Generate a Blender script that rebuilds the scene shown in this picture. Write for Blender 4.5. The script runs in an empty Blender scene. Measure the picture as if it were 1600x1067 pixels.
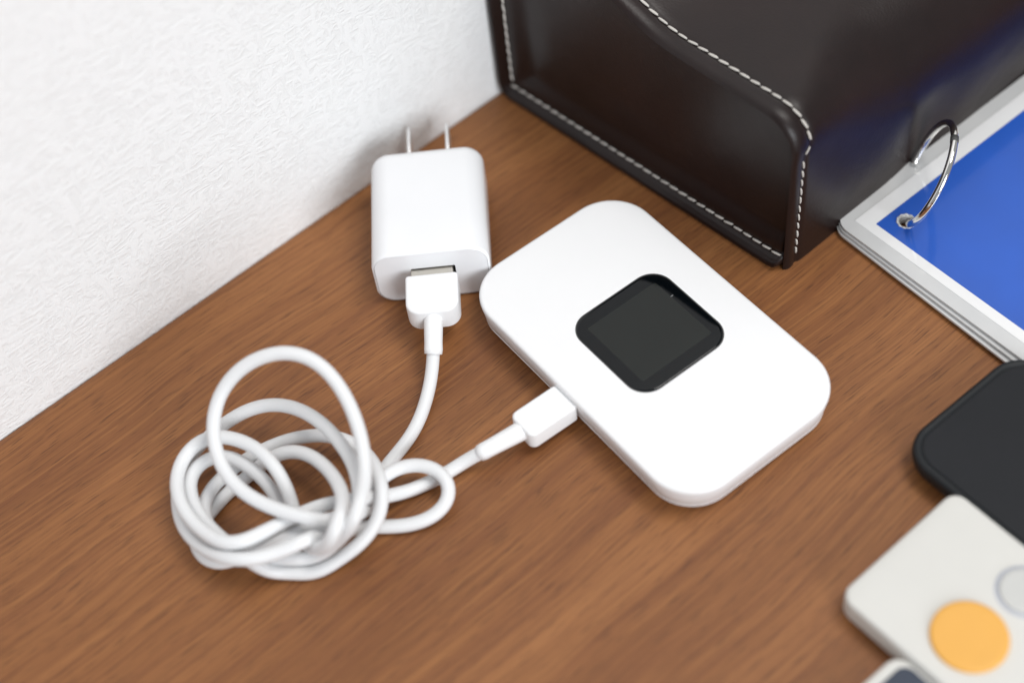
import bpy, bmesh, math, random
from mathutils import Vector, Matrix

random.seed(7)
sc = bpy.context.scene
COL = sc.collection
MM = 0.001

# ------------------------------------------------------------------ camera
cam_data = bpy.data.cameras.new("camera")
cam = bpy.data.objects.new("camera", cam_data)
COL.objects.link(cam)
sc.camera = cam
RT = Vector((0.736155, -0.670941, -0.088954)); UP = Vector((0.579399, 0.556802, 0.595205)); FW = Vector((0.349818, 0.489703, -0.798636))
cam.matrix_world = Matrix(((RT.x, UP.x, -FW.x, -0.155497), (RT.y, UP.y, -FW.y, -0.217677), (RT.z, UP.z, -FW.z, 0.355), (0, 0, 0, 1)))
cam_data.sensor_width = 36.0
cam_data.lens = 54.0
cam_data.clip_start = 0.01
cam_data.clip_end = 50.0
cam_data.dof.use_dof = True
cam_data.dof.focus_distance = 0.437
cam_data.dof.aperture_fstop = 4.3

# ------------------------------------------------------------------ world, lamps, exposure
world = bpy.data.worlds.new("World")
sc.world = world
world.use_nodes = True
wn = world.node_tree.nodes
bgn = wn["Background"]
bgn.inputs[0].default_value = (0.93, 0.96, 1.0, 1)
bgn.inputs[1].default_value = 0.36

def area(name, loc, target, size, power, color=(1, 1, 1), size_y=None):
    d = bpy.data.lights.new(name, "AREA")
    d.energy = power
    d.color = color
    d.size = size
    if size_y:
        d.shape = "RECTANGLE"; d.size_y = size_y
    o = bpy.data.objects.new(name, d)
    o.location = loc
    o.rotation_euler = (Vector(target) - Vector(loc)).to_track_quat("-Z", "Y").to_euler()
    COL.objects.link(o)
    return o

area("ceiling_light", (0.36, -0.36, 1.20), (0, 0, 0), 0.45, 7.6, (1.0, 0.975, 0.94))
area("window_light", (-0.35, -1.66, 0.62), (0, 0, 0.02), 0.8, 23.5, (0.93, 0.965, 1.0))

sc.view_settings.view_transform = "Standard"
sc.view_settings.look = "None"
sc.view_settings.exposure = 0.0
sc.view_settings.gamma = 1.0
sc.cycles.use_denoising = True
sc.cycles.max_bounces = 8

# ------------------------------------------------------------------ materials
def new_mat(name):
    m = bpy.data.materials.new(name)
    m.use_nodes = True
    nt = m.node_tree
    return m, nt, nt.nodes["Principled BSDF"]

def node(nt, kind, **kw):
    n = nt.nodes.new(kind)
    for k, v in kw.items():
        setattr(n, k, v)
    return n

def objcoord(nt, scale=(1, 1, 1), rot=(0, 0, 0), loc=(0, 0, 0)):
    tc = node(nt, "ShaderNodeTexCoord")
    mp = node(nt, "ShaderNodeMapping")
    mp.inputs["Scale"].default_value = scale
    mp.inputs["Rotation"].default_value = rot
    mp.inputs["Location"].default_value = loc
    nt.links.new(tc.outputs["Object"], mp.inputs["Vector"])
    return mp.outputs[0]

def noise(nt, vec, scale, detail=2.0, rough=0.5, dist=0.0):
    n = node(nt, "ShaderNodeTexNoise")
    n.inputs["Scale"].default_value = scale
    n.inputs["Detail"].default_value = detail
    n.inputs["Roughness"].default_value = rough
    n.inputs["Distortion"].default_value = dist
    nt.links.new(vec, n.inputs["Vector"])
    return n.outputs["Fac"]

def ramp(nt, fac, stops):
    r = node(nt, "ShaderNodeValToRGB")
    el = r.color_ramp.elements
    while len(el) < len(stops):
        el.new(0.5)
    for e, (p, c) in zip(el, stops):
        e.position = p
        e.color = (*c, 1) if len(c) == 3 else c
    nt.links.new(fac, r.inputs[0])
    return r.outputs[0]

def mixc(nt, fac, a, b, mode="MIX"):
    m = node(nt, "ShaderNodeMix", data_type="RGBA", blend_type=mode)
    for sock, val in ((m.inputs[0], fac), (m.inputs[6], a), (m.inputs[7], b)):
        if isinstance(val, (int, float)):
            sock.default_value = val
        elif isinstance(val, tuple):
            sock.default_value = (*val, 1)
        else:
            nt.links.new(val, sock)
    return m.outputs[2]

def math_n(nt, op, a, b=0.0, clamp=False):
    m = node(nt, "ShaderNodeMath", operation=op, use_clamp=clamp)
    for i, v in enumerate((a, b)):
        if isinstance(v, (int, float)):
            m.inputs[i].default_value = v
        else:
            nt.links.new(v, m.inputs[i])
    return m.outputs[0]

def bump(nt, b, height, strength, dist, prev=None):
    n = node(nt, "ShaderNodeBump")
    n.inputs["Strength"].default_value = strength
    n.inputs["Distance"].default_value = dist
    nt.links.new(height, n.inputs["Height"])
    if prev is not None:
        nt.links.new(prev, n.inputs["Normal"])
    nt.links.new(n.outputs[0], b.inputs["Normal"])
    return n.outputs[0]

def plain(name, color, rough=0.4, metal=0.0, coat=0.0, var=0.04, vscale=60, grain=None, spec=0.5):
    """a moulded or painted surface with faint cloudiness, wear in the gloss and optional micro relief"""
    m, nt, b = new_mat(name)
    v = objcoord(nt)
    n1 = noise(nt, v, vscale, 3, 0.6)
    lo = tuple(c * (1 - var) for c in color); hi = tuple(min(1, c * (1 + var)) for c in color)
    nt.links.new(ramp(nt, n1, [(0.3, lo), (0.7, hi)]), b.inputs["Base Color"])
    n2 = noise(nt, v, vscale * 4.3, 4, 0.6)
    r = math_n(nt, "MULTIPLY_ADD", n2, rough * 0.25)
    r.node.inputs[2].default_value = rough * 0.87
    nt.links.new(r, b.inputs["Roughness"])
    b.inputs["Metallic"].default_value = metal
    b.inputs["Coat Weight"].default_value = coat
    b.inputs["Coat Roughness"].default_value = 0.06
    b.inputs["Specular IOR Level"].default_value = spec
    if grain:
        bump(nt, b, noise(nt, v, grain[0], 2, 0.5), grain[1], grain[2])
    return m

M = {}
M["router_white"] = plain("router_white_plastic", (0.83, 0.83, 0.835), 0.38, var=0.006, grain=(5200, 0.10, 0.00006))
M["charger_white"] = plain("charger_white_plastic", (0.82, 0.825, 0.84), 0.24, var=0.008)
M["cable_white"] = plain("cable_white_rubber", (0.74, 0.745, 0.75), 0.45, var=0.02, grain=(2500, 0.08, 0.00005))
M["plug_white"] = plain("plug_white_plastic", (0.84, 0.845, 0.85), 0.34, var=0.008)
M["glass_black"] = plain("black_display_glass", (0.002, 0.0030, 0.0040), 0.05, var=0.1, spec=0.30)
M["lcd"] = plain("unlit_lcd", (0.012, 0.0140, 0.0125), 0.05, var=0.05, spec=0.30)
M["groove"] = plain("dark_joint", (0.05, 0.05, 0.05), 0.6)
M["metal"] = plain("nickel_plate", (0.62, 0.60, 0.56), 0.22, metal=1.0, var=0.04)
M["tin"] = plain("plug_shell_steel", (0.66, 0.62, 0.55), 0.34, metal=0.85, var=0.05)
M["prong"] = plain("prong_nickel", (0.86, 0.86, 0.86), 0.38, metal=0.7, var=0.03)
M["port"] = plain("port_plastic", (0.10, 0.09, 0.075), 0.5)
M["chrome"] = plain("ring_chrome", (0.80, 0.79, 0.76), 0.10, metal=1.0, var=0.03)
M["paper"] = plain("laminated_paper", (0.78, 0.78, 0.78), 0.5, coat=0.8, var=0.015)
M["blue"] = plain("blue_print", (0.004, 0.082, 0.46), 0.45, coat=0.45, var=0.12, vscale=22)
M["phone_black"] = plain("phone_soft_black", (0.009, 0.0105, 0.012), 0.5, var=0.08, spec=0.3)
M["phone_glass"] = plain("phone_screen", (0.012, 0.013, 0.0155), 0.5, var=0.06, spec=0.2)
M["remote_white"] = plain("remote_ivory_plastic", (0.61, 0.60, 0.565), 0.42, var=0.012)
M["yellow"] = plain("yellow_button_rubber", (0.73, 0.375, 0.070), 0.55, var=0.03)
M["button_grey"] = plain("grey_button_rubber", (0.52, 0.52, 0.50), 0.5, var=0.02)
M["ring_grey"] = plain("grey_button_surround", (0.42, 0.44, 0.49), 0.5, var=0.02)
M["device_glass"] = plain("device_navy_window", (0.018, 0.028, 0.052), 0.30, var=0.06)
M["thread"] = plain("cream_thread", (0.56, 0.53, 0.49), 0.8, var=0.12, vscale=900, grain=(4000, 0.5, 0.0001))

def film_mat():
    # milky heat-sealed plastic with a glossy skin
    m, nt, b = new_mat("laminate_film")
    v = objcoord(nt)
    nt.links.new(ramp(nt, noise(nt, v, 70, 2), [(0.3, (0.55, 0.555, 0.555)), (0.7, (0.61, 0.61, 0.605))]), b.inputs["Base Color"])
    b.inputs["Roughness"].default_value = 0.22
    b.inputs["Coat Weight"].default_value = 0.4
    return m
M["film"] = film_mat()

def wood_mat():
    m, nt, b = new_mat("walnut_laminate")
    # bend the grain a little, then stretch noises along x (the grain runs beside the wall)
    tc = objcoord(nt, (1, 1, 1), (0, 0, math.radians(1.5)))
    wob = node(nt, "ShaderNodeTexNoise"); wob.inputs["Scale"].default_value = 9; wob.inputs["Detail"].default_value = 2
    nt.links.new(tc, wob.inputs["Vector"])
    sub = node(nt, "ShaderNodeVectorMath", operation="SUBTRACT"); sub.inputs[1].default_value = (0.5, 0.5, 0.5)
    nt.links.new(wob.outputs["Color"], sub.inputs[0])
    mul = node(nt, "ShaderNodeVectorMath", operation="MULTIPLY"); mul.inputs[1].default_value = (0.02, 0.013, 0)
    nt.links.new(sub.outputs[0], mul.inputs[0])
    add = node(nt, "ShaderNodeVectorMath", operation="ADD")
    nt.links.new(tc, add.inputs[0]); nt.links.new(mul.outputs[0], add.inputs[1])
    def stretched(sx, sy, off=0.0):
        mp = node(nt, "ShaderNodeMapping"); mp.inputs["Scale"].default_value = (sx, sy, 1)
        mp.inputs["Location"].default_value = (off, off * 1.7, 0)
        nt.links.new(add.outputs[0], mp.inputs["Vector"]); return mp.outputs[0]
    broad = noise(nt, stretched(4.5, 38, 3.1), 1, 3, 0.55, 0.5)
    mid = noise(nt, stretched(7, 230, 1.3), 1, 4, 0.62, 0.35)
    fine = noise(nt, stretched(17, 980, 5.7), 1, 4, 0.62, 0.15)
    pores = noise(nt, stretched(110, 2300, 2.2), 1, 2, 0.5)
    base = ramp(nt, broad, [(0.28, (0.205, 0.078, 0.0250)), (0.50, (0.265, 0.106, 0.0345)), (0.72, (0.345, 0.146, 0.050))])
    c1 = mixc(nt, ramp(nt, mid, [(0.42, (0, 0, 0)), (0.70, (0.62, 0.62, 0.62))]), base, (0.160, 0.054, 0.0205))
    c2 = mixc(nt, ramp(nt, fine, [(0.46, (0, 0, 0)), (0.70, (0.46, 0.46, 0.46))]), c1, (0.105, 0.036, 0.013))
    c3 = mixc(nt, ramp(nt, fine, [(0.30, (0.45, 0.45, 0.45)), (0.44, (0, 0, 0))]), c2, (0.380, 0.168, 0.055))
    c4 = mixc(nt, ramp(nt, pores, [(0.58, (0, 0, 0)), (0.68, (0.62, 0.62, 0.62))]), c3, (0.060, 0.022, 0.010))
    nt.links.new(c4, b.inputs["Base Color"])
    b.inputs["Specular IOR Level"].default_value = 0.34
    rr = math_n(nt, "MULTIPLY_ADD", fine, 0.16); rr.node.inputs[2].default_value = 0.40
    nt.links.new(rr, b.inputs["Roughness"])
    h = math_n(nt, "ADD", math_n(nt, "MULTIPLY", fine, 0.6), math_n(nt, "MULTIPLY", pores, 0.7))
    n0 = bump(nt, b, h, 0.30, 0.00012)
    speck = noise(nt, objcoord(nt), 2600, 2, 0.5)
    bump(nt, b, speck, 0.06, 0.00006, n0)
    return m
M["wood"] = wood_mat()

def wallpaper_mat():
    m, nt, b = new_mat("embossed_wallpaper")
    def lay(sc_, rot, scale, dist, off):
        return noise(nt, objcoord(nt, sc_, (0, math.radians(rot), 0), (off, off, off)), scale * 0.74, 2, 0.5, dist)
    # crossing short strokes, like pressed cloth
    a = lay((1, 1, 3.2), 38, 175, 1.6, 0.0)
    c = lay((3.0, 1, 1), 20, 165, 1.5, 4.0)
    d = lay((1, 1, 1), 0, 420, 0.8, 9.0)
    e = lay((1, 1, 1), 0, 60, 0.5, 2.0)
    ra = ramp(nt, a, [(0.44, (0, 0, 0)), (0.60, (1, 1, 1))])
    rc_ = ramp(nt, c, [(0.46, (0, 0, 0)), (0.62, (1, 1, 1))])
    mx = math_n(nt, "MAXIMUM", ra, rc_)
    h = math_n(nt, "ADD", math_n(nt, "MULTIPLY", mx, 0.8), math_n(nt, "ADD", math_n(nt, "MULTIPLY", d, 0.35), math_n(nt, "MULTIPLY", e, 0.5)))
    bump(nt, b, h, 0.38, 0.00042)
    nt.links.new(ramp(nt, h, [(0.2, (0.805, 0.81, 0.808)), (1.0, (0.85, 0.857, 0.858))]), b.inputs["Base Color"])
    b.inputs["Roughness"].default_value = 0.62
    b.inputs["Specular IOR Level"].default_value = 0.35
    return m
M["wallpaper"] = wallpaper_mat()

def leather_mat():
    m, nt, b = new_mat("dark_brown_leather")
    v = objcoord(nt)
    cl = noise(nt, v, 26, 4, 0.6)
    nt.links.new(ramp(nt, cl, [(0.3, (0.0080, 0.0036, 0.0032)), (0.7, (0.0145, 0.0068, 0.0060))]), b.inputs["Base Color"])
    r = math_n(nt, "MULTIPLY_ADD", noise(nt, v, 120, 4, 0.7), 0.12); r.node.inputs[2].default_value = 0.34
    nt.links.new(r, b.inputs["Roughness"])
    b.inputs["Specular IOR Level"].default_value = 0.35
    vo = node(nt, "ShaderNodeTexVoronoi"); vo.inputs["Scale"].default_value = 1500
    nt.links.new(v, vo.inputs["Vector"])
    n0 = bump(nt, b, vo.outputs["Distance"], 0.22, 0.00010)
    n1 = bump(nt, b, noise(nt, v, 30, 2, 0.5, 0.6), 0.4, 0.0014, n0)
    bump(nt, b, noise(nt, v, 420, 3, 0.6), 0.12, 0.0003, n1)
    return m
M["leather"] = leather_mat()

# ------------------------------------------------------------------ mesh helpers
def link(o, parent=None):
    COL.objects.link(o)
    if parent is not None:
        o.parent = parent
    return o

def mesh_obj(name, verts, faces, mat, parent=None, flat=(), smooth=True):
    me = bpy.data.meshes.new(name)
    me.from_pydata([tuple(v) for v in verts], [], faces)
    me.update()
    if smooth:
        fl = set(flat)
        me.polygons.foreach_set("use_smooth", [i not in fl for i in range(len(me.polygons))])
    me.materials.append(mat)
    return link(bpy.data.objects.new(name, me), parent)

def rounded_poly(corners, off=0.0, seg=10):
    """corners: (x, y, r) anticlockwise. Returns the outline moved inwards by off with its corners rounded."""
    n = len(corners)
    pts = []
    lines = []
    for i in range(n):
        a = Vector(corners[i][:2]); c = Vector(corners[(i + 1) % n][:2])
        d = (c - a).normalized(); nrm = Vector((-d.y, d.x))
        lines.append((a + nrm * off, d))
    for i in range(n):
        p, d = lines[i - 1]; q, e = lines[i]
        cr = d.x * e.y - d.y * e.x
        t = ((q - p).x * e.y - (q - p).y * e.x) / cr
        k = p + d * t
        convex = cr > 0
        r = max(corners[i][2] - off if convex else corners[i][2] + off, 0.0002)
        ang = math.acos(max(-1, min(1, d.dot(e))))
        tl = r * math.tan(ang / 2)
        s = k - d * tl
        side = Vector((-d.y, d.x)) * (1 if convex else -1)
        c = s + side * r
        a0 = math.atan2(s.y - c.y, s.x - c.x)
        for j in range(seg + 1):
            aa = a0 + (ang if convex else -ang) * j / seg
            pts.append((c.x + r * math.cos(aa), c.y + r * math.sin(aa)))
    return pts

def slab(name, corners, profile, mat, parent=None, seg=10, cap_top=True, cap_bottom=True, holes=None):
    """stack of inset outlines; profile = [(inset, z), ...] from bottom to top"""
    verts, faces = [], []
    n = 0
    for off, z in profile:
        ring = rounded_poly(corners, off, seg)
        n = len(ring)
        verts += [(x, y, z) for x, y in ring]
    for k in range(len(profile) - 1):
        for i in range(n):
            j = (i + 1) % n
            faces.append((k * n + i, k * n + j, (k + 1) * n + j, (k + 1) * n + i))
    flat = []
    if cap_bottom:
        flat.append(len(faces)); faces.append(tuple(reversed(range(n))))
    if cap_top:
        b0 = (len(profile) - 1) * n
        flat.append(len(faces)); faces.append(tuple(range(b0, b0 + n)))
    return mesh_obj(name, verts, faces, mat, parent, flat)

def rect(w, d, r, cx=0.0, cy=0.0):
    return [(cx - w / 2, cy - d / 2, r), (cx + w / 2, cy - d / 2, r), (cx + w / 2, cy + d / 2, r), (cx - w / 2, cy + d / 2, r)]

def prof(z0, z1, fb, ft, seg=6, inset=0.0):
    """profile of a plate with rounded lower (fb) and upper (ft) edges"""
    out = []
    for i in range(seg + 1):
        a = math.pi / 2 * i / seg
        out.append((inset + fb * (1 - math.sin(a)), z0 + fb * (1 - math.cos(a))))
    for i in range(seg + 1):
        a = math.pi / 2 * i / seg
        out.append((inset + ft * (1 - math.cos(a)), z1 - ft * (1 - math.sin(a))))
    return out

def holed_plate(name, outline, hole, z0, z1, mat, parent=None):
    """flat plate with one hole through it"""
    bm = bmesh.new()
    loops = []
    for z in (z0, z1):
        vo = [bm.verts.new((x, y, z)) for x, y in outline]
        vh = [bm.verts.new((x, y, z)) for x, y in hole]
        es = [bm.edges.new((vo[i], vo[(i + 1) % len(vo)])) for i in range(len(vo))]
        es += [bm.edges.new((vh[i], vh[(i + 1) % len(vh)])) for i in range(len(vh))]
        r = bmesh.ops.triangle_fill(bm, use_beauty=True, use_dissolve=False, edges=es, normal=(0, 0, 1))
        loops.append((vo, vh))
    for a, c in ((loops[0][0], loops[1][0]), (loops[1][1], loops[0][1])):
        for i in range(len(a)):
            j = (i + 1) % len(a)
            bm.faces.new((a[i], a[j], c[j], c[i]))
    bmesh.ops.recalc_face_normals(bm, faces=bm.faces)
    me = bpy.data.meshes.new(name)
    bm.to_mesh(me); bm.free()
    me.materials.append(mat)
    return link(bpy.data.objects.new(name, me), parent)

def tube(name, pts, rad, mat, parent=None, nseg=16, closed=False, caps=True):
    """round tube along a polyline, with a frame carried along it; rad is a number or a list"""
    pts = [Vector(p) for p in pts]
    n = len(pts)
    R = rad if isinstance(rad, (list, tuple)) else [rad] * n
    tan = []
    for i in range(n):
        a = pts[i - 1] if (i > 0 or closed) else pts[i]
        c = pts[(i + 1) % n] if (i < n - 1 or closed) else pts[i]
        tan.append((c - a).normalized())
    nrm = tan[0].orthogonal().normalized()
    verts, faces = [], []
    for i in range(n):
        nrm = (nrm - tan[i] * nrm.dot(tan[i])).normalized()
        bi = tan[i].cross(nrm)
        for k in range(nseg):
            a = 2 * math.pi * k / nseg
            verts.append(pts[i] + (nrm * math.cos(a) + bi * math.sin(a)) * R[i])
    m = n if closed else n - 1
    for i in range(m):
        for k in range(nseg):
            l = (k + 1) % nseg
            i2 = (i + 1) % n
            faces.append((i * nseg + k, i * nseg + l, i2 * nseg + l, i2 * nseg + k))
    flat = []
    if caps and not closed:
        flat = [len(faces), len(faces) + 1]
        faces.append(tuple(reversed(range(nseg))))
        faces.append(tuple(range((n - 1) * nseg, n * nseg)))
    return mesh_obj(name, verts, faces, mat, parent, flat)

def thing(name, label, cat, loc=(0, 0, 0), rotz=0.0):
    o = bpy.data.objects.new(name, None)
    o.empty_display_size = 0.02
    o.location = loc
    o.rotation_euler = (0, 0, rotz)
    o["label"] = label
    o["category"] = cat
    return link(o)

def structure(o):
    o["kind"] = "structure"
    return o

# ------------------------------------------------------------------ the setting: desk top and wall
ang_w = math.radians(-0.58)                       # the wall runs a hair off the x axis
def wall_y(x):
    return 0.0808 + (x + 0.1256) * math.tan(ang_w)

def build_desk():
    x0, x1, y0 = -0.75, 0.85, -0.75
    r = 0.0016
    back = [(x, wall_y(x) - 0.0002) for x in (x0, x1)]
    # cross-section from the front edge over the top to the rounded back edge
    sec = [(0, -0.024), (0, 0.0)]
    verts, faces = [], []
    nx = 2
    for x, yb in back:
        prof_ = [(y0, -0.024), (y0, -0.001), (y0 + 0.001, 0.0), (yb - 0.0030, 0.0)]
        for i in range(1, 7):
            a = math.pi / 2 * i / 6
            prof_.append((yb - 0.0030 + 0.0030 * math.sin(a), -0.0007 * (1 - math.cos(a))))
        prof_.append((yb, -0.024))
        verts += [(x, y, z) for y, z in prof_]
        k = len(prof_)
    for i in range(k):
        j = (i + 1) % k
        faces.append((i, k + i, k + j, j))
    faces.append(tuple(range(k))); faces.append(tuple(reversed(range(k, 2 * k))))
    return structure(mesh_obj("desk_top", verts, faces, M["wood"], smooth=False))
build_desk()

def build_wall():
    x0, x1 = -0.9, 0.9
    a = (x0, wall_y(x0)); c = (x1, wall_y(x1))
    v = []
    for (x, y) in (a, c):
        v += [(x, y, -0.06), (x, y, 1.2), (x, y + 0.05, 1.2), (x, y + 0.05, -0.06)]
    f = [(0, 1, 5, 4), (1, 2, 6, 5), (2, 3, 7, 6), (3, 0, 4, 7), (0, 3, 2, 1), (4, 5, 6, 7)]
    return structure(mesh_obj("wall", v, f, M["wallpaper"], smooth=False))
build_wall()

# ------------------------------------------------------------------ mobile router
ROUTER_AT, ROUTER_ROT = (0.022705, -0.033248, 0.0), math.radians(-4.72)
def build_router():
    t = thing("mobile_router", "white rounded mobile router with a square black display, lying in the middle of the desk", "mobile router", ROUTER_AT, ROUTER_ROT)
    W_, L_, R_ = 0.0589, 0.0982, 0.0140
    body = rect(W_, L_, R_)
    z1, ft = 0.0120, 0.0011
    p = [(0.0022, 0.0036), (0.0018, 0.00365), (0.0012, 0.00368), (0.0010, 0.0038), (0.0004, 0.0080), (0.0, 0.0104)]
    for i in range(1, 11):
        a = math.pi / 2 * i / 10
        p.append((ft * (1 - math.cos(a)), z1 - ft * (1 - math.sin(a))))
    p += [(ft + 0.0006, z1 + 0.00002), (ft + 0.004, z1 + 0.00005)]
    slab("upper_shell", body, p, M["router_white"], t, 16, cap_bottom=False)
    q = [(0.0070, 0.0004), (0.0052, 0.0005), (0.0038, 0.0008), (0.0026, 0.0014), (0.0018, 0.0022), (0.0012, 0.0029), (0.0010, 0.0033), (0.00098, 0.0035), (0.0011, 0.0036), (0.0018, 0.00362), (0.0024, 0.0036)]
    slab("lower_shell", body, q, M["router_white"], t, 16, cap_top=False)
    # display: dark joint, slightly domed glass and the unlit panel under it
    dc = (0.0009, 0.0008)
    dz = 0.0120
    slab("display_joint", rect(0.0331, 0.0333, 0.0067, *dc), [(0, dz - 0.001), (0, dz + 0.00007)], M["groove"], t, 12)
    def densify(ring, step):
        out = []
        for a, c in zip(ring, ring[1:] + ring[:1]):
            m = max(1, int(math.hypot(c[0] - a[0], c[1] - a[1]) / step))
            out += [(a[0] + (c[0] - a[0]) * i / m, a[1] + (c[1] - a[1]) * i / m) for i in range(m)]
        return out
    def pillow(x, y):
        # a glass that curves down to its rim; d is the distance to the rim
        hw, hd, r = 0.01635, 0.01645, 0.0065
        qx, qy = abs(x) - (hw - r), abs(y) - (hd - r)
        d = r - math.hypot(max(qx, 0), max(qy, 0)) - min(max(qx, qy), 0)
        return 0.00042 * (1 - max(1 - max(d, 0) / 0.009, 0) ** 1.6)
    def glass(name, w, d, r, lift, mat, parent, rim):
        base = densify(rounded_poly(rect(w, d, r), 0, 10), 0.0008)
        steps, n = 22, len(base)
        v, f = [], []
        if rim:
            v += [(x + dc[0], y + dc[1], dz - 0.0006) for x, y in base]
        for s in range(steps + 1):
            q_ = 1 - s / steps * 0.99
            v += [(x * q_ + dc[0], y * q_ + dc[1], dz + lift + pillow(x * q_, y * q_)) for x, y in base]
        rows = len(v) // n
        for s in range(rows - 1):
            for i in range(n):
                j = (i + 1) % n
                f.append((s * n + i, s * n + j, (s + 1) * n + j, (s + 1) * n + i))
        f.append(tuple(range((rows - 1) * n, rows * n)))
        return mesh_obj(name, v, f, mat, parent)
    g = glass("display_glass", 0.0327, 0.0329, 0.0065, 0.00006, M["glass_black"], t, True)
    glass("display_panel", 0.0250, 0.0240, 0.0006, 0.00008, M["lcd"], g, False)
    slab("sensor_mark", rect(0.0010, 0.00022, 0.0001, dc[0] + 0.0128, dc[1] + 0.0052), [(0, dz + 0.0002), (0, dz + 0.00038)], M["paper"], g, 3)
    return t
build_router()

# ------------------------------------------------------------------ charger (AC adapter)
CH_O = Vector((-0.005793, 0.029099, 0.0))
CH_ROT = math.atan2(0.776046, 0.630676) - math.pi / 2     # local +y points to the back, +x to the right
def build_charger():
    t = thing("usb_charger", "white block USB wall charger with two metal prongs, lying beside the wall", "charger", CH_O, CH_ROT)
    cx, cz, w, h, L = 0.0016, 0.0106, 0.0344, 0.0211, 0.0422
    # outline in the (x, z) plane, stacked along local y; slab's z becomes -y, slab's y becomes z
    def place(o):
        o.matrix_local = Matrix(((1, 0, 0, cx), (0, 0, -1, 0), (0, 1, 0, cz), (0, 0, 0, 1)))
        return o
    out = rect(w, h, 0.0060)
    P = []
    for i in range(9):                                   # back edge, softly rounded
        a = math.pi / 2 * i / 8
        P.append((0.0040 * (1 - math.sin(a)), -L + 0.0040 * (1 - math.cos(a))))
    P += [(0.0, -0.0300), (0.0, -0.0150), (0.0, -0.0010), (0.0001, -0.0005), (0.0004, -0.00015), (0.0007, 0.0)]
    o = place(slab("body", out, P, M["charger_white"], t, 14, cap_top=False))
    # front face set in a fine joint, with the port cut through it
    px, pz, pw, ph = 0.0021 - cx, 0.0114 - cz, 0.0130, 0.0056
    outline = rounded_poly(out, 0.0008, 14)
    hole = rounded_poly(rect(pw, ph, 0.0004, px, pz), 0, 3)
    place(holed_plate("front_plate", outline, hole, -0.0012, -0.00008, M["charger_white"], t))
    # port tube and its tongue
    ring = rounded_poly(rect(pw, ph, 0.0004, px, pz), 0, 3)
    n = len(ring)
    v = [(x, y, -0.00012) for x, y in ring] + [(x, y, -0.009) for x, y in ring]
    f = [(i, (i + 1) % n, n + (i + 1) % n, n + i) for i in range(n)] + [tuple(range(n, 2 * n))]
    port = place(mesh_obj("usb_port", v, f, M["port"], t, smooth=False))
    for sx in (-1, 1):
        v = []
        prong_c = (sx * 0.0060 + 0.0002, 0.0)
        P2 = [(0.0, -L - 0.0135), (0.0, -L + 0.001)]
        P2 = [(0.0005, -L - 0.0165), (0.0002, -L - 0.0160), (0.0, -L - 0.0150), (0.0, -L + 0.001)]
        place(slab("prong", rect(0.0011, 0.0062, 0.0003, *prong_c), P2, M["prong"], t, 3))
    return t
build_charger()

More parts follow.
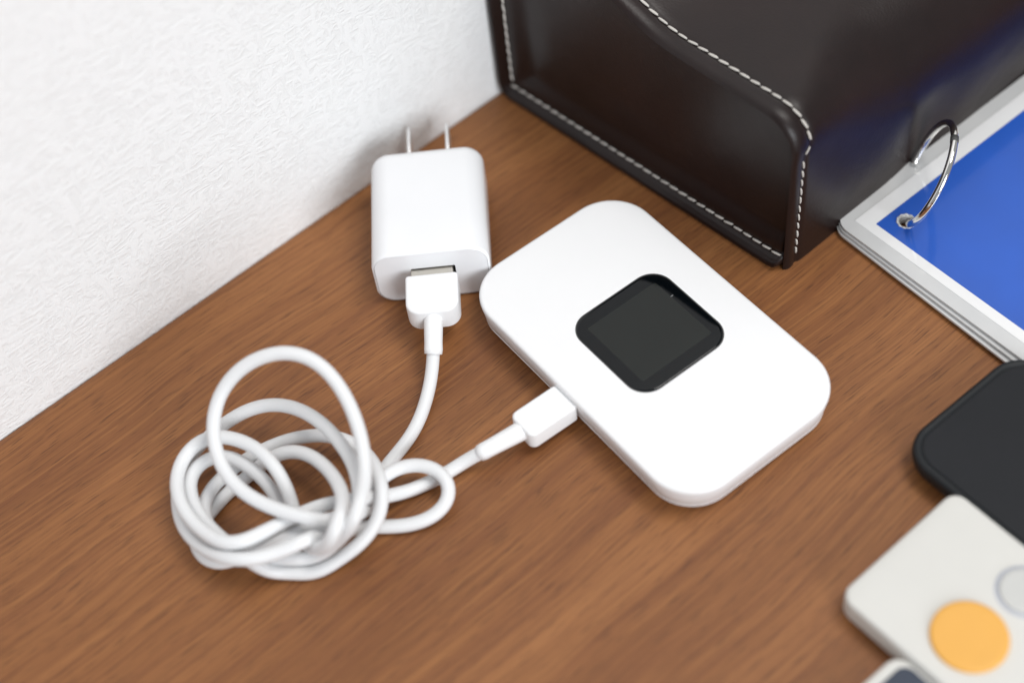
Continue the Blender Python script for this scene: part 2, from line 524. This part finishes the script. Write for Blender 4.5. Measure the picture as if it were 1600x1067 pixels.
# ------------------------------------------------------------------ charging cable
CABLE = [-2118,874,850,-2281,736,703,-2452,598,564,-2635,460,442,-2829,322,342,-3033,183,270,-3243,44,225,-3457,-92,204,-3677,-222,197,-3904,-341,197,-4139,-446,198,-4382,-534,199,-4631,-606,198,-4883,-666,197,-5136,-725,196,-5384,-795,196,-5622,-889,200,-5849,-1018,214,-6069,-1186,251,-6296,-1377,330,-6541,-1556,473,-6794,-1695,670,-7032,-1774,897,-7260,-1792,1121,-7495,-1779,1300,-7724,-1739,1416,-7921,-1638,1492,-8085,-1468,1544,-8232,-1257,1576,-8371,-1028,1592,-8501,-790,1601,-8621,-547,1612,-8727,-299,1626,-8818,-45,1643,-8890,213,1665,-8940,475,1692,-8963,738,1725,-8960,999,1769,-8928,1254,1825,-8868,1500,1895,-8783,1732,1980,-8674,1945,2079,-8543,2135,2193,-8393,2297,2321,-8225,2427,2460,-8042,2523,2608,-7849,2582,2760,-7646,2604,2911,-7437,2592,3058,-7225,2549,3197,-7013,2478,3325,-6804,2380,3439,-6598,2257,3538,-6399,2113,3618,-6208,1949,3677,-6032,1767,3709,-5873,1566,3711,-5739,1351,3681,-5636,1124,3621,-5567,892,3537,-5531,657,3437,-5524,422,3328,-5542,187,3216,-5581,-47,3107,-5640,-281,3003,-5716,-514,2904,-5808,-744,2811,-5914,-968,2718,-6033,-1184,2624,-6163,-1392,2530,-6309,-1595,2445,-6475,-1798,2382,-6665,-2004,2356,-6879,-2206,2362,-7106,-2389,2374,-7326,-2525,2337,-7520,-2587,2200,-7692,-2545,1949,-7857,-2405,1613,-8019,-2218,1235,-8187,-2029,872,-8372,-1853,599,-8574,-1697,465,-8775,-1558,455,-8962,-1419,497,-9131,-1258,521,-9283,-1060,501,-9433,-837,442,-9581,-601,368,-9713,-357,309,-9826,-110,280,-9921,126,287,-9996,349,327,-10043,559,393,-10056,764,470,-10032,970,542,-9969,1181,590,-9862,1394,607,-9706,1599,589,-9506,1781,544,-9273,1926,489,-9021,2026,439,-8761,2079,406,-8501,2093,396,-8244,2078,407,-7990,2040,434,-7742,1982,469,-7499,1904,507,-7262,1809,544,-7033,1697,581,-6812,1569,615,-6600,1424,645,-6398,1263,669,-6211,1082,687,-6044,884,699,-5903,667,708,-5791,431,719,-5713,178,738,-5672,-90,773,-5671,-368,829,-5707,-650,906,-5774,-928,993,-5863,-1195,1073,-5967,-1442,1129,-6083,-1661,1148,-6211,-1849,1124,-6355,-2005,1061,-6520,-2129,969,-6708,-2223,862,-6920,-2284,753,-7148,-2312,648,-7385,-2307,549,-7626,-2271,457,-7868,-2213,373,-8112,-2149,299,-8361,-2084,240,-8610,-2003,207,-8840,-1877,196,-9040,-1704,196,-9220,-1517,204,-9399,-1349,244,-9573,-1210,346,-9718,-1080,518,-9829,-941,719,-9916,-776,894,-9981,-566,1007,-10029,-311,1054,-10063,-27,1058,-10086,268,1042,-10096,560,1025,-10091,846,1015,-10066,1128,1012,-10015,1408,1009,-9934,1684,998,-9821,1945,981,-9671,2173,964,-9483,2348,956,-9262,2451,956,-9023,2473,959,-8791,2416,962,-8592,2290,961,-8440,2109,954,-8336,1891,944,-8267,1652,932,-8218,1405,914,-8182,1158,881,-8161,915,825,-8161,679,739,-8181,452,627,-8204,234,501,-8205,20,380,-8155,-192,283,-8053,-401,224,-7908,-604,201,-7734,-789,196,-7533,-945,196,-7311,-1062,204,-7080,-1141,238,-6855,-1180,324,-6635,-1192,458,-6404,-1208,586,-6154,-1236,660,-5898,-1258,688,-5645,-1281,699,-5404,-1333,706,-5181,-1430,712,-4984,-1572,719,-4820,-1753,723,-4696,-1966,718,-4624,-2198,697,-4614,-2431,656,-4673,-2643,596,-4800,-2811,523,-4985,-2918,447,-5207,-2957,376,-5444,-2936,318,-5682,-2865,275,-5911,-2755,246,-6128,-2616,229,-6330,-2454,220,-6521,-2276,214,-6708,-2092,214,-6901,-1920,228,-7113,-1780,267,-7356,-1695,342,-7624,-1667,473,-7886,-1667,688,-8124,-1661,962,-8365,-1650,1190,-8621,-1628,1292,-8872,-1570,1295,-9110,-1477,1266,-9343,-1369,1247,-9572,-1262,1252,-9790,-1148,1273,-9986,-1013,1293,-10155,-845,1289,-10295,-637,1246,-10404,-389,1168,-10486,-109,1069,-10543,189,970,-10578,490,888,-10591,782,830,-10578,1062,794,-10535,1328,772,-10459,1582,757,-10354,1827,741,-10227,2065,725,-10084,2294,707,-9925,2511,692,-9750,2707,681,-9553,2875,674,-9336,3005,674,-9099,3096,681,-8850,3150,700,-8596,3174,734,-8342,3173,783,-8093,3149,846,-7849,3103,920,-7615,3031,999,-7391,2935,1082,-7180,2813,1165,-6984,2666,1247,-6805,2495,1323,-6646,2300,1392,-6509,2083,1455,-6397,1850,1512,-6310,1604,1566,-6247,1350,1619,-6204,1091,1668,-6179,826,1711,-6168,557,1744,-6171,283,1765,-6188,7,1774,-6218,-268,1774,-6262,-541,1769,-6324,-811,1763,-6409,-1080,1760,-6521,-1342,1757,-6662,-1589,1748,-6827,-1806,1718,-7011,-1978,1643,-7206,-2086,1498,-7392,-2086,1285,-7536,-1926,1063,-7645,-1649,895,-7785,-1387,774,-7981,-1206,706,-8204,-1079,714,-8440,-985,766,-8689,-915,822,-8938,-849,860,-9181,-772,864,-9415,-676,825,-9645,-567,750,-9871,-449,657,-10093,-318,559,-10298,-160,470,-10465,36,399,-10575,266,350,-10619,518,320,-10595,772,303,-10508,1005,291,-10359,1200,276,-10159,1348,256,-9924,1456,232,-9675,1540,214,-9422,1609,205,-9168,1662,204,-8913,1693,211,-8658,1700,231,-8405,1686,271,-8158,1654,337,-7922,1601,430,-7700,1524,544,-7497,1413,668,-7317,1266,793,-7164,1082,912,-7040,866,1021,-6948,623,1118,-6887,362,1202,-6857,90,1278,-6854,-186,1351,-6875,-464,1428,-6918,-747,1515,-6986,-1038,1619,-7083,-1338,1737,-7215,-1637,1866,-7386,-1912,1993,-7598,-2136,2097,-7826,-2298,2127,-8029,-2393,2031,-8193,-2392,1804,-8330,-2269,1501,-8436,-2036,1187,-8487,-1730,899,-8484,-1417,643,-8450,-1145,452,-8394,-917,381,-8321,-723,426,-8235,-549,542,-8145,-381,687,-8057,-208,838,-7980,-27,984,-7915,168,1119,-7863,382,1233,-7827,613,1321,-7807,859,1380,-7807,1112,1414,-7830,1366,1429,-7878,1619,1434,-7952,1866,1432,-8053,2104,1426,-8179,2328,1415,-8331,2526,1397,-8509,2687,1369,-8715,2797,1333,-8943,2845,1293,-9181,2829,1257,-9413,2750,1234,-9627,2616,1229,-9818,2437,1240,-9981,2224,1261,-10116,1990,1283,-10221,1742,1303,-10295,1490,1315,-10341,1234,1322,-10361,971,1330,-10361,697,1344,-10340,411,1372,-10296,124,1411,-10218,-145,1454,-10094,-371,1487,-9920,-535,1496,-9703,-637,1477,-9460,-688,1430,-9204,-712,1362,-8945,-725,1282,-8686,-737,1199,-8429,-750,1117,-8176,-770,1041,-7930,-806,981,-7692,-872,947,-7468,-978,944,-7257,-1119,967,-7055,-1279,997,-6850,-1434,1005,-6634,-1560,954,-6403,-1648,828,-6156,-1703,651,-5898,-1744,471,-5637,-1790,328,-5380,-1852,242,-5128,-1925,206,-4879,-1998,197,-4629,-2064,200,-4379,-2123,216,-4133,-2182,251,-3897,-2251,313,-3679,-2338,402,-3483,-2447,516,-3306,-2575,649]
def build_cable():
    t = thing("charging_cable", "white USB cable coiled in a loose knot, plugged into charger and router", "cable", (-0.09, -0.02, 0))
    inv = Matrix.Translation((0.09, 0.02, 0))
    pts = [inv @ Vector((CABLE[i] * 1e-5, CABLE[i + 1] * 1e-5, CABLE[i + 2] * 1e-5)) for i in range(0, len(CABLE), 3)]
    # Catmull-Rom refinement
    fine = []
    n = len(pts)
    for i in range(n - 1):
        a, b_, c, d = pts[max(i - 1, 0)], pts[i], pts[i + 1], pts[min(i + 2, n - 1)]
        for s in (0.0, 0.5):
            fine.append(0.5 * ((2 * b_) + (c - a) * s + (2 * a - 5 * b_ + 4 * c - d) * s * s + (-a + 3 * b_ - 3 * c + d) * s ** 3))
    fine.append(pts[-1])
    tube("cord", fine, 0.00187, M["cable_white"], t, 18)

    # the big plug, in the charger's own frame
    def frame(loc, rot):
        return inv @ Matrix.Translation(loc) @ Matrix.Rotation(rot, 4, "Z")
    mt = frame(CH_O, CH_ROT)
    pc = [(-0.0060, -0.0028, 0.0010), (-0.0060, -0.0170, 0.0042), (0.0092, -0.0170, 0.0042), (0.0092, -0.0028, 0.0010)]
    plug = slab("usb_plug", pc, prof(0.0070, 0.0150, 0.0008, 0.0008), M["plug_white"], t, 10)
    plug.matrix_local = mt
    shell = slab("metal_shell", [(-0.0044, 0.0060, 0.0002), (-0.0044, -0.0032, 0.0002), (0.0078, -0.0032, 0.0002), (0.0078, 0.0060, 0.0002)], prof(0.0091, 0.0137, 0.0003, 0.0003, 3), M["tin"], plug, 3)
    end = mt @ Vector((0.0011, -0.0262, 0.0086))
    def relief(parent, pm, a, tail, r0, r1, name="strain_relief"):
        # straight sleeve from the plug to the cord's end, then a short way along the cord
        path = [a.lerp(tail[0], k / 6) for k in range(6)] + list(tail)
        m = len(path)
        rad = [r0 + (r1 - r0) * min(i / 6, 1) for i in range(m)]
        rad[-2] = r1 + 0.00010
        path.append(path[-1] + (path[-1] - path[-2]).normalized() * 0.00012)
        rad.append(r1 - 0.00020)
        o = tube(name, path, rad, M["plug_white"], None, 24)
        o.parent = parent
        o.matrix_local = pm.inverted()
        return o
    relief(plug, mt, mt @ Vector((0.0016, -0.0140, 0.0119)), [fine[0], fine[1]], 0.00285, 0.00255)
    # the small plug, in the router's frame
    mr = frame(ROUTER_AT, ROUTER_ROT)
    qc = [(-0.0449, -0.0040, 0.0021), (-0.0291, -0.0043, 0.0010), (-0.0291, 0.0055, 0.0010), (-0.0449, 0.0058, 0.0021)]
    plug2 = slab("micro_plug", qc, prof(0.0032, 0.0099, 0.0009, 0.0008), M["plug_white"], t, 8)
    plug2.matrix_local = mr
    slab("metal_shell", [(-0.0296, -0.0020, 0.0004), (-0.0270, -0.0020, 0.0004), (-0.0270, 0.0048, 0.0004), (-0.0296, 0.0048, 0.0004)], prof(0.0054, 0.0072, 0.0002, 0.0002, 2), M["tin"], plug2, 2)
    relief(plug2, mr, mr @ Vector((-0.0425, 0.0009, 0.0069)), [fine[-1], fine[-2]], 0.00280, 0.00228)
    return t
build_cable()

# ------------------------------------------------------------------ leather box
def build_leather_box():
    t = thing("leather_case", "dark brown glossy leather case with cream stitching, standing against the wall", "leather case", (0.0735, -0.0385, 0))
    org = Vector((0.0735, -0.0385, 0))
    dside = Vector((-0.0057, 0.1172, 0)).normalized()     # along the side panel towards the wall
    nout = Vector((-dside.y, dside.x, 0))                 # out of the side panel
    LS = 0.1173
    corners = [(0.0, 0.0, 0.003), (LS, 0.0, 0.005), (LS, 0.078, 0.008), (0.088, 0.077, 0.03), (0.050, 0.0605, 0.04), (0.0, 0.0575, 0.0105)]
    def top_of(s):
        z = 0.0575 + 0.0030 * min(s / 0.05, 1)
        k = min(max((s - 0.046) / 0.042, 0), 1)
        z += 0.0165 * k * k * (3 - 2 * k)
        if s < 0.0105:
            z -= 0.0105 - math.sqrt(max(0.0105 ** 2 - (0.0105 - s) ** 2, 0))
        if s > LS - 0.006:
            z -= 0.006 - math.sqrt(max(0.006 ** 2 - (s - LS + 0.006) ** 2, 0))
        return z
    def bottom_of(s):
        r = 0.0045
        e = min(s, LS - s)
        return r - math.sqrt(max(r * r - (r - e) ** 2, 0)) if e < r else 0.0
    FL = [(0.0, 0.0004), (0.0003, 0.0018), (0.0008, 0.0026), (0.0015, 0.0030), (0.0024, 0.0028), (0.0036, 0.0018), (0.0046, 0.0006), (0.0054, 0.0001), (0.0064, 0.0001), (0.0145, -0.0018), (0.2, -0.0018)]
    def flange(d):
        for (a, ha), (c, hc) in zip(FL[:-1], FL[1:]):
            if d <= c:
                k = (d - a) / (c - a); k = k * k * (3 - 2 * k)
                return ha + (hc - ha) * k
        return -0.0018
    def side_h(s, z):
        zt, zb = top_of(s), bottom_of(s)
        a, c = z - zb, LS - s
        r = 0.006
        dl = r - math.hypot(r - a, r - c) if (a < r and c < r) else min(a, c)
        dh = min(s, zt - z)
        h1 = flange(max(dl, 0))
        h2 = -0.0018 - 0.0016 * max(1 - dh / 0.0022, 0) ** 2
        # gentle unevenness of the hide
        h2 += 0.0006 * math.sin(s * 61 + 0.4) * math.sin(z * 52) - 0.0005 * math.cos(s * 34 - z * 40)
        w1 = min(max((0.026 - dl) / 0.011, 0), 1); w1 = w1 * w1 * (3 - 2 * w1)
        edge = -0.0045 * max(1 - dh / 0.0024, 0) ** 2
        return h1 * w1 + h2 * (1 - w1) + edge * w1
    ss = sorted(set([0.0, 0.0001, 0.0004, 0.0009, 0.0015, 0.0022] + [0.003 + 0.0012 * i for i in range(92)] + [LS - e for e in (0.0, 0.0001, 0.0004, 0.0009, 0.0015, 0.0022, 0.003, 0.0038, 0.0046, 0.0054, 0.0062, 0.007)]))
    ss = [s for s in ss if s <= LS]
    ts = [0, 0.004, 0.009, 0.016, 0.024] + [0.034 + 0.0070 * i for i in range(134)]
    ts = [q for q in ts if q < 0.955] + [0.962, 0.972, 0.981, 0.989, 0.995, 1.0]
    verts, faces = [], []
    for s in ss:
        zt, zb = top_of(s), bottom_of(s)
        for q in ts:
            z = zb + (zt - zb) * q
            verts.append(dside * s + nout * side_h(s, z) + Vector((0, 0, z)))
    nt_ = len(ts)
    for i in range(len(ss) - 1):
        for k in range(nt_ - 1):
            faces.append((i * nt_ + k, i * nt_ + k + 1, (i + 1) * nt_ + k + 1, (i + 1) * nt_ + k))
    mesh_obj("side_panel", verts, faces, M["leather"], t)

    # cover sheet: up the front, round the edge and over the top, lapping onto the side panel's rim
    def outline_path(rad):
        c = [(0.0, -0.03, 0.0001), (LS, -0.03, 0.0001), (LS, 0.078, 0.008), (0.088, 0.077, 0.03), (0.050, 0.0605, 0.04), (0.0, 0.0575, rad)]
        p = rounded_poly(c, 0, 16)[34:]             # back top corner ... front top corner
        p = p[::-1]                                 # front top corner (arc) first, then the top towards the back
        arc, rest = p[:17], p[17:]
        out = [(0.0, arc[0][1] * k / 14) for k in range(14)] + arc
        for q0, q1 in zip([arc[-1]] + rest[:-1], rest):
            m = 10 if math.hypot(q1[0] - q0[0], q1[1] - q0[1]) > 0.006 else 1
            out += [(q0[0] + (q1[0] - q0[0]) * i / m, q0[1] + (q1[1] - q0[1]) * i / m) for i in range(1, m + 1)]
        return out
    dense = outline_path(0.0105)
    wide = outline_path(0.030)
    assert len(dense) == len(wide)
    XW = 0.150
    us = [-0.0004, -0.0002, 0.0002, 0.0008, 0.0018, 0.0030, 0.0040, 0.0048, 0.0055, 0.0062, 0.0070, 0.0080, 0.0095, 0.0115, 0.014, 0.018] + [0.024 + 0.006 * i for i in range(22)]
    def relief(u, z, s):
        wst = 0.0060 if z > 0.048 else 0.0040
        h = -0.0010 * max(0, 1 - (u + 0.0004) / 0.0016) ** 2
        h -= 0.0006 * math.exp(-((u - wst) / 0.0009) ** 2)
        if z > 0.046:
            h += 0.0004 * math.exp(-((u - 0.003) / 0.002) ** 2)
        h += 0.0012 * math.sin(math.pi * min(max(z, 0), 0.052) / 0.052) ** 1.2 * min(max(u - 0.004, 0) / 0.04, 1) if z < 0.052 else 0.0
        h -= 0.0030 * math.exp(-((u - 0.0595) / 0.010) ** 2 - ((z - 0.017) / 0.013) ** 2)
        return h
    verts, faces = [], []
    nd, nu = len(dense), len(us)
    xdir = Vector((1, -0.022, 0)).normalized()
    for i in range(nd):
        for u in us:
            wb = min(max((u - 0.004) / 0.045, 0), 1); wb = wb * wb * (3 - 2 * wb)
            lerp = lambda k: (dense[k][0] * (1 - wb) + wide[k][0] * wb, dense[k][1] * (1 - wb) + wide[k][1] * wb)
            s, z = lerp(i)
            a = lerp(max(i - 1, 0)); c = lerp(min(i + 1, nd - 1))
            tx, tz = c[0] - a[0], c[1] - a[1]
            l = math.hypot(tx, tz) or 1
            ns, nz = -tz / l, tx / l
            h = relief(u, z, s) + 0.0008
            verts.append(dside * (s + ns * h) + xdir * u + Vector((0, 0, z + nz * h)))
    for i in range(nd - 1):
        for k in range(nu - 1):
            faces.append((i * nu + k, i * nu + k + 1, (i + 1) * nu + k + 1, (i + 1) * nu + k))
    cover = mesh_obj("cover_panel", verts, faces, M["leather"], t)
    # the far side and the back
    v = [dside * s + xdir * 0.156 + Vector((0, 0, z)) for s, z in rounded_poly(corners, 0.0004, 6)]
    w_ = [p - xdir * 0.003 for p in v]
    k = len(v)
    f = [tuple(range(k)), tuple(reversed(range(k, 2 * k)))] + [(i, (i + 1) % k, k + (i + 1) % k, k + i) for i in range(k)]
    mesh_obj("side_panel", v + w_, f, M["leather"], t, smooth=False)
    v = [dside * (LS - 0.0006) + xdir * u + Vector((0, 0, z)) for u, z in ((0.001, 0.001), (0.155, 0.001), (0.155, 0.077), (0.001, 0.077))]
    v += [p - dside * 0.002 for p in v[:4]]
    mesh_obj("back_panel", v, [(0, 1, 2, 3), (7, 6, 5, 4), (0, 4, 5, 1), (1, 5, 6, 2), (2, 6, 7, 3), (3, 7, 4, 0)], M["leather"], t, smooth=False)

    # stitches: one slightly twisted bead of thread each
    def stitch_mesh(L, r):
        me = bpy.data.meshes.new("stitch")
        v, f = [], []
        ks = [(-1, 0.25), (-0.85, 0.7), (-0.5, 1.0), (0.0, 1.08), (0.5, 1.0), (0.85, 0.7), (1, 0.25)]
        for kx, kr in ks:
            for j in range(8):
                a = 2 * math.pi * j / 8
                v.append((kx * L / 2, math.cos(a) * r * kr, math.sin(a) * r * kr * 0.9 - (0.0003 if abs(kx) == 1 else 0)))
        for i in range(len(ks) - 1):
            for j in range(8):
                l = (j + 1) % 8
                f.append((i * 8 + j, i * 8 + l, (i + 1) * 8 + l, (i + 1) * 8 + j))
        me.from_pydata(v, [], f)
        me.polygons.foreach_set("use_smooth", [True] * len(f))
        me.materials.append(M["thread"])
        return me
    big, small = stitch_mesh(0.0034, 0.00037), stitch_mesh(0.0029, 0.00032)
    def sew(points, normal_of, me, pitch):
        # points: polyline of Vectors; place beads every pitch
        d = 0.0
        acc = pitch * 0.5
        for a, c in zip(points[:-1], points[1:]):
            seg = (c - a).length
            while acc <= d + seg:
                k = (acc - d) / seg
                p = a.lerp(c, k)
                tdir = (c - a).normalized()
                nn = normal_of(p)
                y = nn.cross(tdir).normalized()
                zz = tdir.cross(y)
                rot = Matrix((tdir, y, zz)).transposed().to_4x4()
                tw = Matrix.Rotation(math.radians(random.uniform(5, 11)), 4, "Z") @ Matrix.Rotation(math.radians(random.uniform(-3, 3)), 4, "Y")
                o = bpy.data.objects.new("stitch", me)
                o.parent = t
                o.matrix_local = Matrix.Translation(p) @ rot @ tw @ Matrix.Diagonal((random.uniform(0.93, 1.03), random.uniform(0.92, 1.1), 1, 1))
                COL.objects.link(o)
                acc += pitch
            d += seg
    # side panel: along the bottom from front to back, then up beside the wall
    def S(s, z, h):
        return dside * s + nout * h + Vector((0, 0, z))
    low = [S(0.0012, 0.0056, 0.0005), S(LS - 0.0052, 0.0056, 0.0005)]
    sew(low, lambda p: nout, big, 0.0036)
    sew([S(LS - 0.0056, 0.0075, 0.0005), S(LS - 0.0056, 0.070, 0.0005)], lambda p: nout, big, 0.0036)
    # cover: up the front edge, a small jog, then along the top
    front = [xdir * 0.0040 - dside * 0.0005 + Vector((0, 0, z)) for z in (0.004, 0.045)]
    sew(front, lambda p: -dside, small, 0.0036)
    sew([xdir * 0.0040 - dside * 0.0006 + Vector((0, 0, 0.0455)), xdir * 0.0060 - dside * 0.0008 + Vector((0, 0, 0.0485))], lambda p: -dside, small, 0.0034)
    top = []
    for (s, z) in dense:
        if z < 0.0487 and s < 0.02:
            continue
        top.append((s, z))
    pl, nl = [], []
    for i, (s, z) in enumerate(top):
        a = top[max(i - 1, 0)]; c = top[min(i + 1, len(top) - 1)]
        l = math.hypot(c[0] - a[0], c[1] - a[1])
        ns, nz = -(c[1] - a[1]) / l, (c[0] - a[0]) / l
        pl.append(dside * (s + ns * 0.0007) + xdir * 0.0060 + Vector((0, 0, z + nz * 0.0007)))
        nl.append(dside * ns + Vector((0, 0, nz)))
    def near_n(p):
        return nl[min(range(len(pl)), key=lambda i: (pl[i] - p).length)]
    sew(pl, near_n, big, 0.0037)
    return t
build_leather_box()

# ------------------------------------------------------------------ laminated cards on a ring
def build_cards():
    hx, hy = 0.1088, -0.0543
    t = thing("card_bundle", "laminated cards with a blue print, held by a metal ring beside the leather case", "laminated cards", (hx, hy, 0))
    # card outline relative to the hole; the near-left corner rounded
    def outline(dx0, dy1, r, w=0.150, d=0.105):
        return [(dx0, dy1 - d, r), (dx0 + w, dy1 - d, r), (dx0 + w, dy1, r), (dx0, dy1, r)]
    hole = [(0.0021 * math.cos(2 * math.pi * i / 24), 0.0021 * math.sin(2 * math.pi * i / 24)) for i in range(24)]
    fan = [(0.0012, -4.0, 0.0020), (0.0023, -3.3, 0.0014), (0.0034, -2.6, 0.0009)]
    for i, (z, ang, ox) in enumerate(fan):
        film = holed_plate("laminate_film", rounded_poly(outline(-0.0140 - ox, 0.0152, 0.0055), 0, 8), hole, z, z + 0.0007, M["film"], t)
        film.rotation_euler = (0, 0, math.radians(ang))
        hh = [(x * 1.15, y * 1.15) for x, y in hole]
        pap = holed_plate("paper_sheet", rounded_poly(outline(-0.0140 + (0.0036 if i == 2 else 0.0006), 0.0152 - 0.0046, 0.0003, 0.1428, 0.096), 0, 2), hh, z + 0.00072, z + 0.00082, M["paper"], film)
        if i == len(fan) - 1:
            hb = [(x * 1.22, y * 1.22) for x, y in hole]
            holed_plate("blue_print", rounded_poly(outline(-0.0140 + 0.0070, 0.0152 - 0.0098, 0.0002, 0.136, 0.086), 0, 2), hb, z + 0.00084, z + 0.00088, M["blue"], film)
            # film squeezed round the punched hole
            ringp = [(0.0026 * math.cos(a), 0.0026 * math.sin(a), z + 0.00090) for a in [2 * math.pi * k / 40 for k in range(40)]]
            tube("hole_rim", ringp, [0.00028 + 0.00012 * math.sin(k * 1.7) for k in range(40)], M["film"], film, 8, closed=True)
    # binder ring: a circle through the hole and round the card's long edge
    Hh = Vector((0.0, 0.0, 0.0035)); E = Vector((0.0172, 0.0122, 0.003))
    ch = (E - Hh).normalized()
    lean = (Vector((ch.y, -ch.x, 0)) * 0.36 + Vector((0, 0, 0.933))).normalized()
    half = (E - Hh).length / 2
    Rr = 0.0158
    cen = (Hh + E) / 2 + lean * math.sqrt(Rr * Rr - half * half)
    pts = []
    N = 96
    a0 = math.asin(half / Rr)
    for i in range(N + 1):
        a = -math.pi / 2 - a0 - 0.16 - (2 * math.pi - 2 * a0 - 0.32) * i / N
        pts.append(cen + ch * math.cos(a) * Rr + lean * math.sin(a) * Rr)
    # the low part that runs under the cards is the short remaining arc, kept above the desk by the card edges
    rg = tube("binder_ring", pts, 0.00112, M["chrome"], t, 14)
    top = cen + lean * Rr
    tube("ring_hinge", [top - ch * 0.0011, top - ch * 0.0010, top + ch * 0.0010, top + ch * 0.0011], [0.0008, 0.00125, 0.00125, 0.0008], M["groove"], rg, 12)
    return t
build_cards()

# ------------------------------------------------------------------ black phone at the right edge
def build_phone():
    t = thing("black_device", "matt black rounded handheld device beside the blue cards at the desk's right", "handheld device", (0.0648, -0.1549, 0), math.radians(-3.2))
    body = rect(0.0484, 0.1000, 0.0100)
    P = [(0.0050, 0.0004), (0.0030, 0.0008), (0.0014, 0.0020), (0.0005, 0.0036), (0.0, 0.0055), (0.0001, 0.0072), (0.0005, 0.0081), (0.0011, 0.0084), (0.0017, 0.0084), (0.0022, 0.0081), (0.0024, 0.0078)]
    slab("body", body, P, M["phone_black"], t, 14)
    slab("screen", rect(0.0484 - 0.0050, 0.1000 - 0.0050, 0.0078), [(0, 0.0074), (0, 0.00795), (0.0002, 0.0080)], M["phone_glass"], t, 12)
    return t
build_phone()

# ------------------------------------------------------------------ ivory remote with round buttons
def build_remote():
    t = thing("remote_control", "ivory remote control with a round yellow button, at the desk's near right corner", "remote control", (0.0206, -0.1760, 0), math.radians(-1.5))
    w, d = 0.0440, 0.1090
    P = prof(0.0006, 0.0084, 0.0012, 0.0011, 6)
    slab("body", rect(w, d, 0.0042), P + [(0.004, 0.00843)], M["remote_white"], t, 10)
    def disc(name, x, y, r, z0, z1, mat, rim=0.0005, n=56):
        v, f = [], []
        prf = [(r, z0), (r, z1 - rim * 0.6), (r - rim * 0.4, z1 - rim * 0.15), (r - rim, z1), (r - 3 * rim, z1 + 0.00004)]
        for rr, z in prf:
            v += [(x + rr * math.cos(2 * math.pi * i / n), y + rr * math.sin(2 * math.pi * i / n), z) for i in range(n)]
        for k in range(len(prf) - 1):
            for i in range(n):
                j = (i + 1) % n
                f.append((k * n + i, k * n + j, (k + 1) * n + j, (k + 1) * n + i))
        f.append(tuple(range((len(prf) - 1) * n, len(prf) * n)))
        return mesh_obj(name, v, f, mat, t, [len(f) - 1])
    b1 = disc("yellow_button", -0.0080, 0.0256, 0.0094, 0.0080, 0.0094, M["yellow"], 0.0006)
    b1["label"] = "raised round yellow button"
    b2 = disc("button_surround", 0.0110, 0.0243, 0.0072, 0.0080, 0.00850, M["ring_grey"], 0.0002)
    b3 = disc("grey_button", 0.0110, 0.0243, 0.0061, 0.0080, 0.0091, M["button_grey"], 0.0004)
    b3["label"] = "pale grey round button in a darker ring"
    return t
build_remote()

# ------------------------------------------------------------------ white device with a navy window, half hidden by the remote
def build_device():
    t = thing("windowed_device", "white flat device with a dark navy window, lying left of the ivory remote", "handheld device", (-0.0242, -0.1862, 0), math.radians(-2.5))
    slab("body", rect(0.0440, 0.0940, 0.0045), prof(0.0005, 0.0060, 0.001, 0.001, 5), M["remote_white"], t, 8)
    slab("window", rect(0.0400, 0.0880, 0.0032, 0.0008, 0.0), [(0, 0.0055), (0, 0.0061), (0.0002, 0.00618)], M["device_glass"], t, 8)
    return t
build_device()
